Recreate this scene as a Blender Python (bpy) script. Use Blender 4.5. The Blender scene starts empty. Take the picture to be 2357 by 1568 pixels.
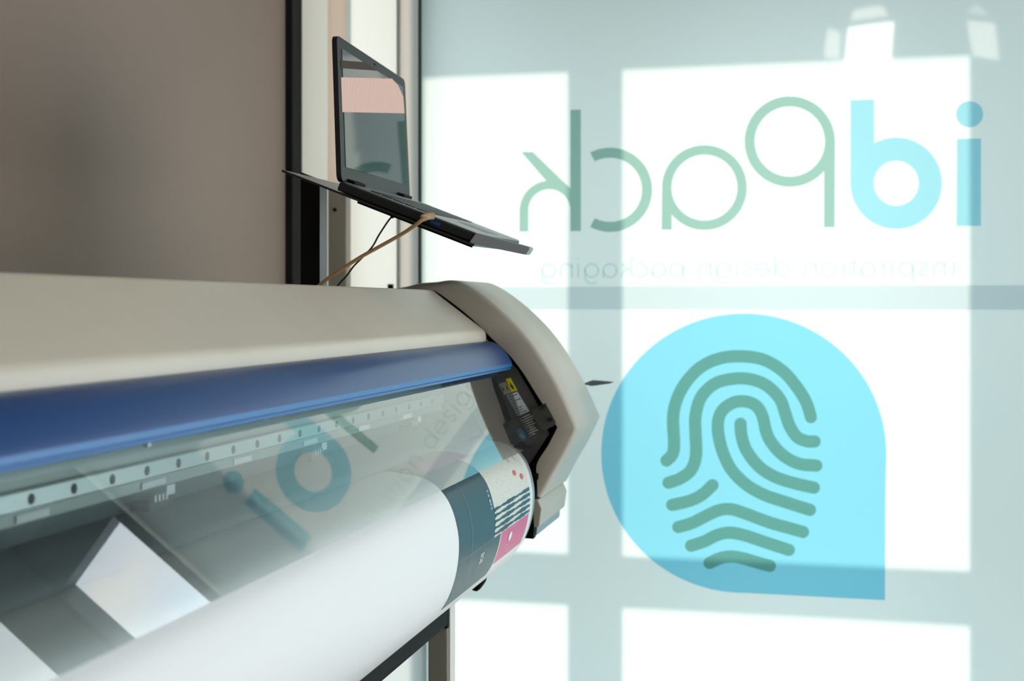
import bpy, bmesh, math, random
from mathutils import Vector, Matrix
random.seed(4)
C = bpy.context.scene.collection
SC = bpy.context.scene
EYE = 1.15                      # eye height above the floor, metres
F = 3040.0; CX = 1178.5; HY = 705.0     # focal length, principal column, horizon row (pixels of 2357x1568)
AZ = math.atan(711.5 / F); cA, sA = math.cos(AZ), math.sin(AZ)

# ------------------------------------------------------------------ camera
cam_d = bpy.data.cameras.new('camera'); cam = bpy.data.objects.new('camera', cam_d); C.objects.link(cam)
cam.location = (0, 0, EYE); cam.rotation_euler = (math.pi / 2, 0, AZ)
cam_d.sensor_width = 36; cam_d.lens = F / 2357 * 36; cam_d.shift_y = -79 / 2357
cam_d.clip_start = 0.02
cam_d.dof.use_dof = True; cam_d.dof.focus_distance = 1.7; cam_d.dof.aperture_fstop = 6.5
SC.camera = cam
# ------------------------------------------------------------------ exposure, sky, sun
SC.view_settings.view_transform = 'Standard'; SC.view_settings.look = 'None'
SC.view_settings.exposure = 0.0; SC.view_settings.gamma = 1.0; SC.view_settings.use_curve_mapping = False
SC.cycles.use_denoising = True
SC.cycles.max_bounces = 10; SC.cycles.diffuse_bounces = 5; SC.cycles.transparent_max_bounces = 24
SC.cycles.caustics_reflective = False; SC.cycles.caustics_refractive = False
SC.cycles.sample_clamp_indirect = 6
W = bpy.data.worlds.new('sky'); SC.world = W; W.use_nodes = True
wn = W.node_tree.nodes; wl = W.node_tree.links
bgn = wn['Background']; bgn.inputs[1].default_value = 4.8
tcw = wn.new('ShaderNodeTexCoord'); nzw = wn.new('ShaderNodeTexNoise'); rw = wn.new('ShaderNodeValToRGB')
nzw.inputs['Scale'].default_value = 4.5; nzw.inputs['Detail'].default_value = 5
rw.color_ramp.elements[0].position = .38; rw.color_ramp.elements[0].color = (.50, .71, .96, 1)
rw.color_ramp.elements[1].position = .62; rw.color_ramp.elements[1].color = (1.0, .97, .90, 1)
wl.new(tcw.outputs['Generated'], nzw.inputs['Vector']); wl.new(nzw.outputs['Fac'], rw.inputs[0]); wl.new(rw.outputs[0], bgn.inputs[0])
SUN_EL = math.radians(30)
sd = bpy.data.lights.new('sun', 'SUN'); sun = bpy.data.objects.new('sun', sd); C.objects.link(sun)
sd.energy = 11; sd.angle = math.radians(2.4); sd.color = (1.0, .86, .80)
sun.rotation_euler = (-(math.pi / 2 - SUN_EL), 0, 0)      # shines towards -y and down
sun.location = (0, 8, 6)

# ------------------------------------------------------------------ helpers
def sec(px, py, Y):
    """point of the cross-section plane y = Y seen at an image position (x, z from the eye)"""
    k = (1890 - px) * cA / F
    x = k * Y * cA / (1 - k * sA); d = Y * cA + x * sA
    return (-x, (HY - py) / F * d)
GY = 2.994                      # inner face of the shop window
def onp(px, py, Y=GY):
    r = (px - CX) / F; z = (HY - py) / F
    vx, vy = r * cA - sA, r * sA + cA
    return (vx / vy * Y, z / vy * Y)
def at(px, py, d):
    r = (px - CX) / F * d; z = (HY - py) / F * d
    return Vector((r * cA - d * sA, r * sA + d * cA, z))

def link(name, me, mat, parent=None):
    o = bpy.data.objects.new(name, me); C.objects.link(o)
    if mat is not None:
        for m in (mat if isinstance(mat, (list, tuple)) else [mat]): me.materials.append(m)
    if parent is not None:
        o.parent = parent; o.matrix_parent_inverse = parent.matrix_basis.inverted()
    return o
def mesh(name, vs, fs, mat, parent=None, smooth=False, up=EYE, mi=None, bevel=0, seg=2, fix=True):
    me = bpy.data.meshes.new(name)
    me.from_pydata([(v[0], v[1], v[2] + up) for v in vs], [], fs)
    if fix:
        b = bmesh.new(); b.from_mesh(me); bmesh.ops.recalc_face_normals(b, faces=b.faces); b.to_mesh(me); b.free()
    if smooth:
        for p in me.polygons: p.use_smooth = True
    o = link(name, me, mat, parent)
    if mi:
        for i, k in mi.items(): me.polygons[i].material_index = k
    if bevel:
        m = o.modifiers.new('bevel', 'BEVEL'); m.width = bevel; m.segments = seg; m.limit_method = 'ANGLE'; m.angle_limit = .6
    return o
def boxdata(x0, x1, y0, y1, z0, z1):
    v = [(x, y, z) for z in (z0, z1) for y in (y0, y1) for x in (x0, x1)]
    return v, [(0, 1, 3, 2), (4, 5, 7, 6), (0, 1, 5, 4), (2, 3, 7, 6), (0, 2, 6, 4), (1, 3, 7, 5)]
def box(name, x0, x1, y0, y1, z0, z1, mat, parent=None, bevel=0, **k):
    v, f = boxdata(x0, x1, y0, y1, z0, z1)
    return mesh(name, v, f, mat, parent, bevel=bevel, **k)
def boxes(name, lst, mat, parent=None, bevel=0):
    vs, fs = [], []
    for b in lst:
        v, f = boxdata(*b); n = len(vs); vs += v; fs += [tuple(i + n for i in q) for q in f]
    return mesh(name, vs, fs, mat, parent, bevel=bevel)
def prism(name, prof, y0, y1, mat, parent=None, bevel=0, smooth=False, seg=2):
    """closed (x, z) outline pushed from y0 to y1"""
    n = len(prof)
    vs = [(x, y0, z) for x, z in prof] + [(x, y1, z) for x, z in prof]
    fs = [tuple(range(n)), tuple(range(2 * n - 1, n - 1, -1))] + [(i, (i + 1) % n, n + (i + 1) % n, n + i) for i in range(n)]
    o = mesh(name, vs, fs, mat, parent, bevel=bevel, seg=seg)
    if smooth: shade(o)
    return o
def shade(o, ang=.6):
    me = o.data
    for p in me.polygons: p.use_smooth = True
    b = bmesh.new(); b.from_mesh(me)
    for e in b.edges:
        if len(e.link_faces) == 2 and e.calc_face_angle(0) > ang: e.smooth = False
    b.to_mesh(me); b.free()
def catmull(P, n=8):
    out = []
    for i in range(len(P) - 1):
        p0 = P[max(i - 1, 0)]; p1 = P[i]; p2 = P[i + 1]; p3 = P[min(i + 2, len(P) - 1)]
        for j in range(n):
            t = j / n
            out.append(tuple(.5 * (2 * b + (c - a) * t + (2 * a - 5 * b + 4 * c - d) * t * t + (3 * b - a - 3 * c + d) * t ** 3) for a, b, c, d in zip(p0, p1, p2, p3)))
    out.append(tuple(P[-1])); return out
def tube(name, pts, r, mat, parent=None, seg=10, up=EYE, n=8):
    P = [Vector(p) for p in (catmull(pts, n) if n else pts)]
    vs, fs = [], []
    nrm = None
    for i, p in enumerate(P):
        t = (P[min(i + 1, len(P) - 1)] - P[max(i - 1, 0)]).normalized()
        a = t.cross(Vector((0.13, .2, 1))).normalized() if nrm is None else (nrm - t * nrm.dot(t)).normalized()
        nrm = a; b = t.cross(a)
        for k in range(seg):
            q = p + (a * math.cos(2 * math.pi * k / seg) + b * math.sin(2 * math.pi * k / seg)) * r
            vs.append(tuple(q))
    for i in range(len(P) - 1):
        for k in range(seg):
            fs.append((i * seg + k, i * seg + (k + 1) % seg, (i + 1) * seg + (k + 1) % seg, (i + 1) * seg + k))
    fs.append(tuple(range(seg))); fs.append(tuple(range(len(vs) - seg, len(vs))))
    o = mesh(name, vs, fs, mat, parent, up=up); shade(o); return o
def cyl(name, c, axis, r, h, mat, parent=None, seg=24, bevel=0, r2=None):
    a = Vector(axis).normalized(); u = a.orthogonal().normalized(); v = a.cross(u); c = Vector(c)
    r2 = r if r2 is None else r2
    vs = [tuple(c + (u * math.cos(t) + v * math.sin(t)) * r) for t in [2 * math.pi * k / seg for k in range(seg)]]
    vs += [tuple(c + a * h + (u * math.cos(t) + v * math.sin(t)) * r2) for t in [2 * math.pi * k / seg for k in range(seg)]]
    fs = [tuple(range(seg)), tuple(range(seg, 2 * seg))] + [(k, (k + 1) % seg, seg + (k + 1) % seg, seg + k) for k in range(seg)]
    o = mesh(name, vs, fs, mat, parent, bevel=bevel); shade(o); return o
def empty(name, loc, label=None, cat=None, group=None):
    o = bpy.data.objects.new(name, None); C.objects.link(o); o.location = loc
    if label: o['label'] = label
    if cat: o['category'] = cat
    if group: o['group'] = group
    return o
def tag(o, label, cat=None, group=None):
    o['label'] = label
    if cat: o['category'] = cat
    if group: o['group'] = group
    return o
def struct(o): o['kind'] = 'structure'; return o

# ------------------------------------------------------------------ materials
def mat(name, col, rough=.5, metal=0, var=0, scale=6, bump=0, spec=.5, stretch=None, coat=0, trans=None):
    m = bpy.data.materials.new(name); m.use_nodes = True; nt = m.node_tree; b = nt.nodes['Principled BSDF']
    b.inputs['Base Color'].default_value = (*col, 1); b.inputs['Roughness'].default_value = rough
    b.inputs['Metallic'].default_value = metal; b.inputs['Specular IOR Level'].default_value = spec
    b.inputs['Coat Weight'].default_value = coat; b.inputs['Coat Roughness'].default_value = .08
    if var or bump:
        tc = nt.nodes.new('ShaderNodeTexCoord'); mp = nt.nodes.new('ShaderNodeMapping'); nz = nt.nodes.new('ShaderNodeTexNoise')
        nz.inputs['Scale'].default_value = scale; nz.inputs['Detail'].default_value = 6
        if stretch: mp.inputs['Scale'].default_value = stretch
        nt.links.new(tc.outputs['Object'], mp.inputs[0]); nt.links.new(mp.outputs[0], nz.inputs['Vector'])
        if var:
            r = nt.nodes.new('ShaderNodeValToRGB'); r.color_ramp.elements[0].position = .3; r.color_ramp.elements[1].position = .7
            r.color_ramp.elements[0].color = (*[c * (1 - var) for c in col], 1); r.color_ramp.elements[1].color = (*[min(1, c * (1 + var)) for c in col], 1)
            nt.links.new(nz.outputs['Fac'], r.inputs[0]); nt.links.new(r.outputs[0], b.inputs['Base Color'])
        if bump:
            bp = nt.nodes.new('ShaderNodeBump'); bp.inputs['Strength'].default_value = bump; bp.inputs['Distance'].default_value = .002
            nt.links.new(nz.outputs['Fac'], bp.inputs['Height']); nt.links.new(bp.outputs[0], b.inputs['Normal'])
    return m
def tint(name, col):
    m = bpy.data.materials.new(name); m.use_nodes = True; nt = m.node_tree; nt.nodes.clear()
    o = nt.nodes.new('ShaderNodeOutputMaterial'); t = nt.nodes.new('ShaderNodeBsdfTransparent'); t.inputs[0].default_value = (*col, 1)
    nt.links.new(t.outputs[0], o.inputs[0]); return m
def clear(name, col, ior=1.45, rough=.0, haze=0, hazecol=(.8, .85, .85)):
    m = bpy.data.materials.new(name); m.use_nodes = True; nt = m.node_tree; nt.nodes.clear(); N = nt.nodes.new; L = nt.links.new
    o = N('ShaderNodeOutputMaterial'); t = N('ShaderNodeBsdfTransparent'); t.inputs[0].default_value = (*col, 1)
    g = N('ShaderNodeBsdfGlossy'); g.inputs['Roughness'].default_value = rough; fr = N('ShaderNodeFresnel'); fr.inputs[0].default_value = ior
    # a thin sheet: take the outside index for both sides
    mx = N('ShaderNodeMixShader'); geo = N('ShaderNodeNewGeometry'); lw = N('ShaderNodeLayerWeight')
    mul = N('ShaderNodeMath'); mul.operation = 'SUBTRACT'; mul.inputs[0].default_value = 1; L(geo.outputs['Backfacing'], mul.inputs[1])
    m2 = N('ShaderNodeMath'); m2.operation = 'MULTIPLY'; L(fr.outputs[0], m2.inputs[0]); L(mul.outputs[0], m2.inputs[1])
    m3 = N('ShaderNodeMath'); m3.operation = 'MULTIPLY'; m3.inputs[1].default_value = 1.85; m3.use_clamp = True; L(m2.outputs[0], m3.inputs[0])
    last = t
    if haze:
        df = N('ShaderNodeBsdfDiffuse'); df.inputs[0].default_value = (*hazecol, 1); m4 = N('ShaderNodeMixShader'); m4.inputs[0].default_value = haze
        L(t.outputs[0], m4.inputs[1]); L(df.outputs[0], m4.inputs[2]); last = m4
    L(m3.outputs[0], mx.inputs[0]); L(last.outputs[0], mx.inputs[1]); L(g.outputs[0], mx.inputs[2]); L(mx.outputs[0], o.inputs[0])
    return m
def frosted(name, col, rough=.03):
    m = bpy.data.materials.new(name); m.use_nodes = True; nt = m.node_tree; nt.nodes.clear(); N = nt.nodes.new; L = nt.links.new
    o = N('ShaderNodeOutputMaterial'); t = N('ShaderNodeBsdfTranslucent'); t.inputs[0].default_value = (*col, 1)
    d = N('ShaderNodeBsdfDiffuse'); d.inputs[0].default_value = (.35, .42, .41, 1)
    g = N('ShaderNodeBsdfGlossy'); g.inputs['Roughness'].default_value = rough; fr = N('ShaderNodeFresnel'); fr.inputs[0].default_value = 1.45
    a = N('ShaderNodeAddShader'); mx = N('ShaderNodeMixShader')
    L(t.outputs[0], a.inputs[0]); L(d.outputs[0], a.inputs[1])
    L(fr.outputs[0], mx.inputs[0]); L(a.outputs[0], mx.inputs[1]); L(g.outputs[0], mx.inputs[2]); L(mx.outputs[0], o.inputs[0])
    return m
def emis(name, col, s):
    m = bpy.data.materials.new(name); m.use_nodes = True; nt = m.node_tree; nt.nodes.clear()
    o = nt.nodes.new('ShaderNodeOutputMaterial'); e = nt.nodes.new('ShaderNodeEmission'); e.inputs[0].default_value = (*col, 1); e.inputs[1].default_value = s
    nt.links.new(e.outputs[0], o.inputs[0]); return m

M = {}
M['beige'] = mat('beige_plastic', (.66, .585, .45), .42, var=.05, scale=5, bump=.05)
M['cap'] = mat('cap_plastic', (.49, .43, .34), .38, var=.06, scale=9, bump=.05)
M['blue'] = mat('blue_plastic', (.008, .055, .19), .34, var=.06, scale=8, stretch=(1, .2, 1))
M['bluelip'] = mat('blue_lip_plastic', (.015, .15, .38), .35)
M['black'] = mat('black_plastic', (.004, .004, .004), .7, spec=.15)
M['blackmetal'] = mat('black_metal', (.012, .013, .014), .35)
M['darkgrey'] = mat('dark_grey_metal', (.12, .135, .145), .4)
M['inner'] = mat('inner_grey_brown', (.085, .078, .066), .5, var=.1, scale=20)
M['alu'] = mat('aluminium', (.42, .46, .42), .42, metal=.35, var=.08, scale=3, stretch=(30, .3, 30))
M['alud'] = mat('dull_aluminium', (.10, .12, .12), .5, metal=.2, var=.12, scale=3, stretch=(25, .3, 25))
M['steel'] = mat('polished_steel', (.74, .80, .78), .25, metal=.5, var=.04, scale=4, stretch=(1, .2, 1))
M['platen'] = mat('platen_metal', (.07, .085, .083), .5, var=.08, scale=3, stretch=(20, .3, 20))
M['label'] = mat('white_label', (.92, .92, .88), .5)
M['paper'] = mat('white_paper', (.91, .89, .84), .45, spec=.35)
M['teal'] = mat('teal_ink', (.008, .055, .075), .36, spec=.3)
M['pink'] = mat('pink_ink', (.66, .09, .24), .4)
M['red'] = mat('red_ink', (.70, .08, .13), .4)
M['inkgrey'] = mat('grey_ink', (.33, .33, .29), .5)
M['inkwhite'] = mat('white_ink', (.85, .85, .8), .5)
M['laptop'] = mat('laptop_dark_plastic', (.018, .019, .020), .45, spec=.2)
M['laptoptop'] = mat('laptop_grey_deck', (.22, .24, .24), .35)
M['yellow'] = mat('yellow_label', (.95, .78, .02), .5)
M['ink'] = mat('black_ink', (.02, .02, .02), .5)
M['silver'] = mat('silver_label', (.78, .84, .84), .4)
M['bluest'] = mat('blue_sticker', (.02, .42, .90), .4)
M['green'] = mat('green_ink', (.12, .5, .12), .5)
M['wall'] = mat('brown_grey_wall', (.33, .25, .20), .8, var=.05, scale=1.6, bump=.1)
M['wallw'] = mat('white_wall', (.40, .36, .31), .8, var=.02, scale=2)
M['floor'] = mat('grey_floor', (.22, .20, .18), .5, var=.1, scale=4)
M['tan'] = mat('tan_frame', (.74, .59, .46), .5, var=.06, scale=7, stretch=(3, 3, .4))
M['shadedfr'] = mat('shaded_tan_frame', (.30, .28, .22), .5, var=.08, scale=7, stretch=(3, 3, .4))  # darker copy of the tan frame for its shaded part
M['cream'] = mat('cream_frame', (.86, .78, .66), .5, var=.03, scale=5)
M['jamb'] = mat('dark_jamb', (.010, .012, .011), .6, spec=.15, var=.4, scale=14, stretch=(3, 3, .5))
M['legp'] = mat('leg_paint', (.33, .31, .25), .45)
M['cable'] = mat('tan_cable', (.42, .26, .12), .5)
M['plug'] = mat('cream_plug', (.66, .48, .30), .4)
M['blackcable'] = mat('black_cable', (.01, .02, .015), .5)
M['steelout'] = mat('outdoor_steel', (.25, .27, .28), .5)
M['darkwall'] = mat('dark_window_frame', (.035, .05, .055), .5)
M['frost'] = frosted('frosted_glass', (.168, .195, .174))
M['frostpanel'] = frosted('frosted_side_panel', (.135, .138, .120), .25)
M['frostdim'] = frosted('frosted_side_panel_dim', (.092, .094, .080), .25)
M['clearout'] = tint('clear_glass_edge', (1, 1, 1))
M['clear'] = clear('clear_glass', (.98, .99, .99))
M['visor'] = clear('clear_visor', (.83, .87, .86), 1.55, .006, .015)
M['edge'] = clear('acrylic_edge', (.35, .37, .36), 1.45, .1, .35)

# ================================================================== THE ROOM
XL, XR, YB, ZF, ZC = -1.241, 2.7, -1.6, -EYE, 1.75
def xp(px): return onp(px, HY)[0]
struct(box('floor', XL - .1, XR + .1, YB - .1, GY + .05, ZF - .1, ZF, M['floor']))
struct(box('ceiling', XL - .1, XR + .1, YB - .1, GY + .05, ZC, ZC + .1, M['wallw']))
struct(box('wall_left', XL - .1, XL, YB, GY + .02, ZF, ZC, M['wall']))
struct(box('wall_back', XL, XR, YB - .1, YB, ZF, ZC, M['wallw']))
# right wall with one large opening
ry0, ry1, rz0, rz1 = -.1, 2.7, -.80, 1.15
struct(boxes('wall_right', [(XR, XR + .1, YB, ry0, ZF, ZC), (XR, XR + .1, ry1, GY, ZF, ZC), (XR, XR + .1, ry0, ry1, ZF, rz0), (XR, XR + .1, ry0, ry1, rz1, ZC)], M['wallw']))
# shop-front wall: everything that surrounds the panes
zt = 1.05
fx_l = xp(970)
PR = .555; W2a, W2b, W3a, W3b = .575, .822, .985, 2.45
struct(boxes('wall_front', [(XL, XR, GY, GY + .06, zt, ZC)], M['wallw']))
struct(boxes('trim_1', [(PR, W2a, GY - .02, GY + .05, ZF, zt), (W2b, W3a, GY - .03, GY + .06, ZF, zt), (W3b, XR, GY - .02, GY + .06, ZF, zt),
                        (W2a, W2b, GY - .015, GY + .05, .607, .75), (W3a, W3b, GY - .015, GY + .05, .80, .93)], M['darkwall']))
struct(boxes('trim_2', [(W2a, W2b, GY - .01, GY + .05, .75, zt), (W3a, W3b, GY - .01, GY + .05, .93, zt), (W2b+.012, W2b+.02, GY - .045, GY - .03, ZF, .62)], M['alud']))
def pane_box(name, x0, x1, z0, z1, front, back, ya=0, yb=.006):
    v, f = boxdata(x0, x1, GY + ya, GY + yb, z0, z1)
    o = mesh(name, v, f, [front, back]); 
    for p in o.data.polygons: p.material_index = 1 if p.normal.y > .9 else 0
    return o
struct(pane_box('window_1', fx_l, PR, ZF, zt, M['frost'], M['clearout']))
struct(box('window_2', W2a, W2b, GY + .01, GY + .016, ZF, .607, M['clear']))
struct(box('window_3', W3a, W3b, GY + .01, GY + .016, ZF, .80, M['clear']))
struct(box('window_4', XR + .04, XR + .046, ry0, ry1, rz0, rz1, M['clear']))
# strip along the glazing joint of window_1 (a second layer of film)
def flat(name, polys, y, m, parent=None):
    vs, fs = [], []
    for P in polys:
        n = len(vs); vs += [(p[0], y, p[1]) for p in P]; fs.append(tuple(range(n, n + len(P))))
    return mesh(name, vs, fs, m, parent, fix=False)
za, zb = .0448, -.0075
struct(flat('trim_3', [[(fx_l, zb), (PR, zb), (PR, za), (fx_l, za)]], GY - .0006, tint('film_joint', (.76, .80, .83))))
# side panels and posts left of the frosted pane
x657, x695, x765, x807, x915, x968 = [xp(v) for v in (657, 695, 765, 807, 915, 967)]
ZL = onp(900, 1440)[1]
struct(box('trim_4', XL + .001, x695, GY - .06, GY + .05, ZF, zt, M['jamb'], bevel=.002))
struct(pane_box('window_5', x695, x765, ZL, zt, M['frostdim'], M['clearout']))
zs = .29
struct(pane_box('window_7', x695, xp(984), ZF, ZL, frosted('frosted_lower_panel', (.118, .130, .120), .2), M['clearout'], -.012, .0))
struct(pane_box('trim_5', x765, x807, zs - .002, zt, frosted('tan_backlit_frame', (.092, .072, .052), .3), M['clearout'], -.03, .0))  # opaque post made translucent so that it glows bright
struct(box('trim_6', x765, x807, GY - .03, GY + .05, ZL, zs, M['shadedfr'], bevel=.002))  # lower tan post, its shadow painted as a darker colour
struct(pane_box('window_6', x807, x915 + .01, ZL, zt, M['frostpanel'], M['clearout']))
struct(pane_box('trim_7', x915, fx_l - .005, ZL, zt, frosted('cream_backlit_frame', (.108, .102, .086), .3), M['clearout'], -.008, .0))  # solid cream post, likewise given a see-through glow to brighten it
struct(box('trim_8', fx_l - .005, fx_l + .001, GY - .009, GY + .05, ZL, zt, mat('dark_gasket', (.03, .06, .055), .5)))
b1 = onp(771, 483, GY - .03)
tag(cyl('door_screw', (b1[0], GY - .0302, b1[1]), (0, -1, 0), .0045, .003, M['black']), 'small black screw head in the shade-darkened tan post below the laptop tray', 'screw')
b2 = onp(901, 660, GY)
tag(box('door_catch', b2[0] - .006, b2[0] + .006, GY - .012, GY, b2[1] - .006, b2[1] + .006, M['black'], bevel=.001), 'small black catch on the cream panel just above the printer cover', 'catch')

# ---- steel gate frame outdoors whose bars shade the frosted pane
OFF = .33; SH = OFF * math.tan(SUN_EL)
gx = [xp(v) for v in (975, 1043, 1307, 1433, 2232)]
gy0, gy1 = GY + OFF, GY + OFF + .03
zT, zM1, zM0 = .553 + SH, -.568 + SH, -.676 + SH
struct(boxes('trim_9', [(x968 - .02, gx[0], gy0, gy1, ZF, zT + .3), (gx[0] - .002, gx[1], gy0, gy1, ZF, zM0),
                        (gx[2], gx[3], gy0, gy1, ZF, zT + .3), (gx[4], W2a - .03, gy0, gy1, ZF, zT + .3),
                        (x968 - .02, W2a - .03, gy0, gy1, zT, zT + 1.2), (x968 - .02, W2a - .03, gy0, gy1, zM0, zM1)], M['steelout'], bevel=.006))
# ---- lamp pole outdoors, seen mirrored in the visor
pole = empty('outdoor_lamp', (.70, 3.9, 0), 'white outdoor pole with dark square head, mirrored low left in the printer visor', 'lamp')
tube('pole', [(.70, 3.9, ZF), (.70, 3.9, 0), (.70, 3.9, .66)], .008, mat('white_paint', (.85, .85, .85), .4), pole, n=4)
box('lamp_head', .685, .735, 3.88, 3.92, .68, .74, M['darkgrey'], pole, bevel=.004)
# ---- two warm work lights high on the back wall, mirrored at the top of the frosted pane
LW = emis('warm_lamp_glow', (1.0, .90, .78), 24); LW2 = emis('soft_lamp_glow', (1.0, .90, .78), 10)
def mirror_pt(px, py, Y):
    r = (px - CX) / F; z = (HY - py) / F; vx, vy = r * cA - sA, r * sA + cA
    t = (2 * GY - Y) / vy
    return vx * t, z * t
def worklight(quads, label, m1, m2):
    c = mirror_pt(*quads[0][0], YB)
    r = empty('work_light', (c[0], YB, c[1] + EYE), label, 'lamp', None)
    for i, q in enumerate(quads):
        P = [mirror_pt(a, b, YB + .05) for a, b in q]
        P2 = [mirror_pt(a, b, YB + .03) for a, b in q]
        n = len(P); vs = [(p[0], YB + .05, p[1]) for p in P] + [(p[0], YB + .03, p[1]) for p in P]
        fs = [tuple(range(n)), tuple(range(n, 2 * n))] + [(k, (k + 1) % n, n + (k + 1) % n, n + k) for k in range(n)]
        mesh('lamp_panel', vs, fs, [m1, m2][i > 0], r)
    xs = [mirror_pt(a, b, YB)[0] for q in quads for a, b in q]; zz = [mirror_pt(a, b, YB)[1] for q in quads for a, b in q]
    box('back_plate', min(xs) - .02, max(xs) + .02, YB + .001, YB + .03, min(zz) - .02, max(zz) + .02, M['darkgrey'], r)
worklight([[(1952, 63), (2058, 49), (2051, 138), (1943, 148)], [(1966, 22), (2030, 12), (2045, 34), (1958, 46)], [(1905, 64), (1935, 75), (1932, 135), (1896, 130)]],
          'warm square work light mirrored brightest at the top right of the frosted glass', LW, LW2)
worklight([[(2226, 48), (2290, 53), (2300, 136), (2240, 128)], [(2226, 27), (2250, 10), (2275, 34)]],
          'dimmer work light mirrored at the far top right corner of the frosted glass', LW2, emis('faint_lamp_glow', (1.0, .95, .85), 5))

for i, yy in enumerate((-1.2, -.55)):  # unseen fill lamps added to warm and brighten the room
    r = empty('added_fill_lamp', (-.3, yy, ZC + EYE - .05), ['added warm fill lamp on the ceiling nearest the back wall', 'added warm fill lamp on the ceiling over the near end of the printer'][i], 'lamp')
    box('housing', -.9, .3, yy - .09, yy + .09, ZC - .04, ZC, M['legp'], r, bevel=.004)
    box('diffuser', -.88, .28, yy - .07, yy + .07, ZC - .05, ZC - .0405, emis('fill_lamp_glow', (1.0, .86, .70), 3.5), r)
# ---- lettering and signs on the frosted pane
T_green = tint('green_film', (.42, .60, .53)); T_blue = tint('light_blue_film', (.45, .77, .87)); T_drop = tint('cyan_film', (.32, .73, .90))
T_fp = tint('grey_green_film', (.50, .54, .41)); T_tag = tint('pale_green_film', (.76, .84, .81))
def arc(cx, cy, r, a0, a1, n=40, ry=None):
    ry = r if ry is None else ry
    return [(cx + r * math.cos(math.radians(a0 + (a1 - a0) * i / n)), cy + ry * math.sin(math.radians(a0 + (a1 - a0) * i / n))) for i in range(n + 1)]
def film(name, polys, m, parent=None, y=GY - .001):
    return flat(name, [[onp(a, b, y) for a, b in P] for P in polys], y, m, parent)
def ringq(cx, cy, ro, ri, a0=0, a1=360, n=72):
    A = arc(cx, cy, ro, a0, a1, n); B = arc(cx, cy, ri, a0, a1, n)
    return [[A[i], A[i + 1], B[i + 1], B[i]] for i in range(n)]
def deg(x, y): return math.degrees(math.atan2(y, x))
lg = empty('logo_lettering', (.0, GY, onp(1800, 530)[1] + EYE), 'large mirrored brand lettering in light blue and sage green film on the frosted glass', 'lettering')
tag(film('letter', [[(2203, 320), (2258, 319), (2258, 520), (2202, 520)], arc(2232, 263, 31, 0, 359, 60, 30)], T_blue, lg), 'light blue mirrored letter i with round dot')
a0 = deg(2012 - 2063, -math.sqrt(105 ** 2 - 51 ** 2))
tag(film('letter', ringq(2063, 422, 105, 52) + [[(1958, 422), (1958, 231), (2012, 229)] + arc(2063, 422, 105, a0 + 360, 180, 20)[:-1]], T_blue, lg), 'light blue mirrored letter d')
a1 = deg(1897 - 1818, math.sqrt(104 ** 2 - 79 ** 2))
tag(film('letter', ringq(1818, 326, 104, 81) + [[(1922, 326), (1921, 523), (1897, 523)] + arc(1818, 326, 104, a1, 0, 20)[:-1]], T_green, lg), 'sage green mirrored letter P, set higher than the rest')
a2 = deg(1546 - 1621.5, math.sqrt(97.5 ** 2 - 75.5 ** 2))
tag(film('letter', ringq(1621.5, 432, 97.5, 76) + [[(1524, 432), (1523, 529), (1546, 529)] + arc(1621.5, 432, 97.5, a2, 180, 20)[:-1]], T_green, lg), 'sage green mirrored letter a')
tag(film('letter', ringq(1404, 437, 97, 74, -118, 118, 60), T_green, lg), 'sage green mirrored letter c')
tag(film('letter', [[(1200, 350), (1226, 350), (1313, 434), (1313, 253), (1337, 252), (1337, 532), (1313, 532), (1313, 490)] + arc(1264.5, 484, 48.5, 0, -180, 30) +
      [(1216, 533), (1196, 533)] + arc(1266, 486, 70, -180, -97, 20)], T_green, lg), 'sage green mirrored letter k')
# tagline from the built-in font, laid out mirrored
def text_mesh(s, size=1.0, offset=0.0):
    cu = bpy.data.curves.new('t', 'FONT'); cu.body = s; cu.size = size; cu.offset = offset; cu.resolution_u = 4
    o = bpy.data.objects.new('t', cu); C.objects.link(o)
    dg = bpy.context.evaluated_depsgraph_get(); dg.update()
    me = bpy.data.meshes.new_from_object(o.evaluated_get(dg))
    vs = [tuple(v.co) for v in me.vertices]; fs = [tuple(p.vertices) for p in me.polygons]
    bpy.data.objects.remove(o); bpy.data.curves.remove(cu); bpy.data.meshes.remove(me)
    return vs, fs
tagl = empty('tagline_lettering', (onp(1720, 634)[0], GY, onp(1720, 634)[1] + EYE), 'faint pale mirrored line of small lettering under the large logo letters', 'lettering')
def ribbon(P, w, n=6, cap=10):
    P = catmull(P, n); L, R = [], []
    for i, p in enumerate(P):
        a = P[max(i - 1, 0)]; b = P[min(i + 1, len(P) - 1)]; dx, dy = b[0] - a[0], b[1] - a[1]; q = math.hypot(dx, dy); nx, ny = -dy / q, dx / q
        L.append((p[0] + nx * w, p[1] + ny * w)); R.append((p[0] - nx * w, p[1] - ny * w))
    polys = [[L[i], L[i + 1], R[i + 1], R[i]] for i in range(len(P) - 1)]
    for e, (l, r) in ((0, (L[0], R[0])), (1, (R[-1], L[-1]))):
        p = P[0] if e == 0 else P[-1]; a = math.degrees(math.atan2(l[1] - p[1], l[0] - p[0]))
        polys.append(arc(p[0], p[1], w, a, a + 180, cap))
    return polys
def cyl_(x): return 619.6 + (2200 - x) / 940 * 3.6
def ov(x, a0=0, a1=360, r=15.3): return arc(x, cyl_(x), r, a0, a1, 12)
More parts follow.
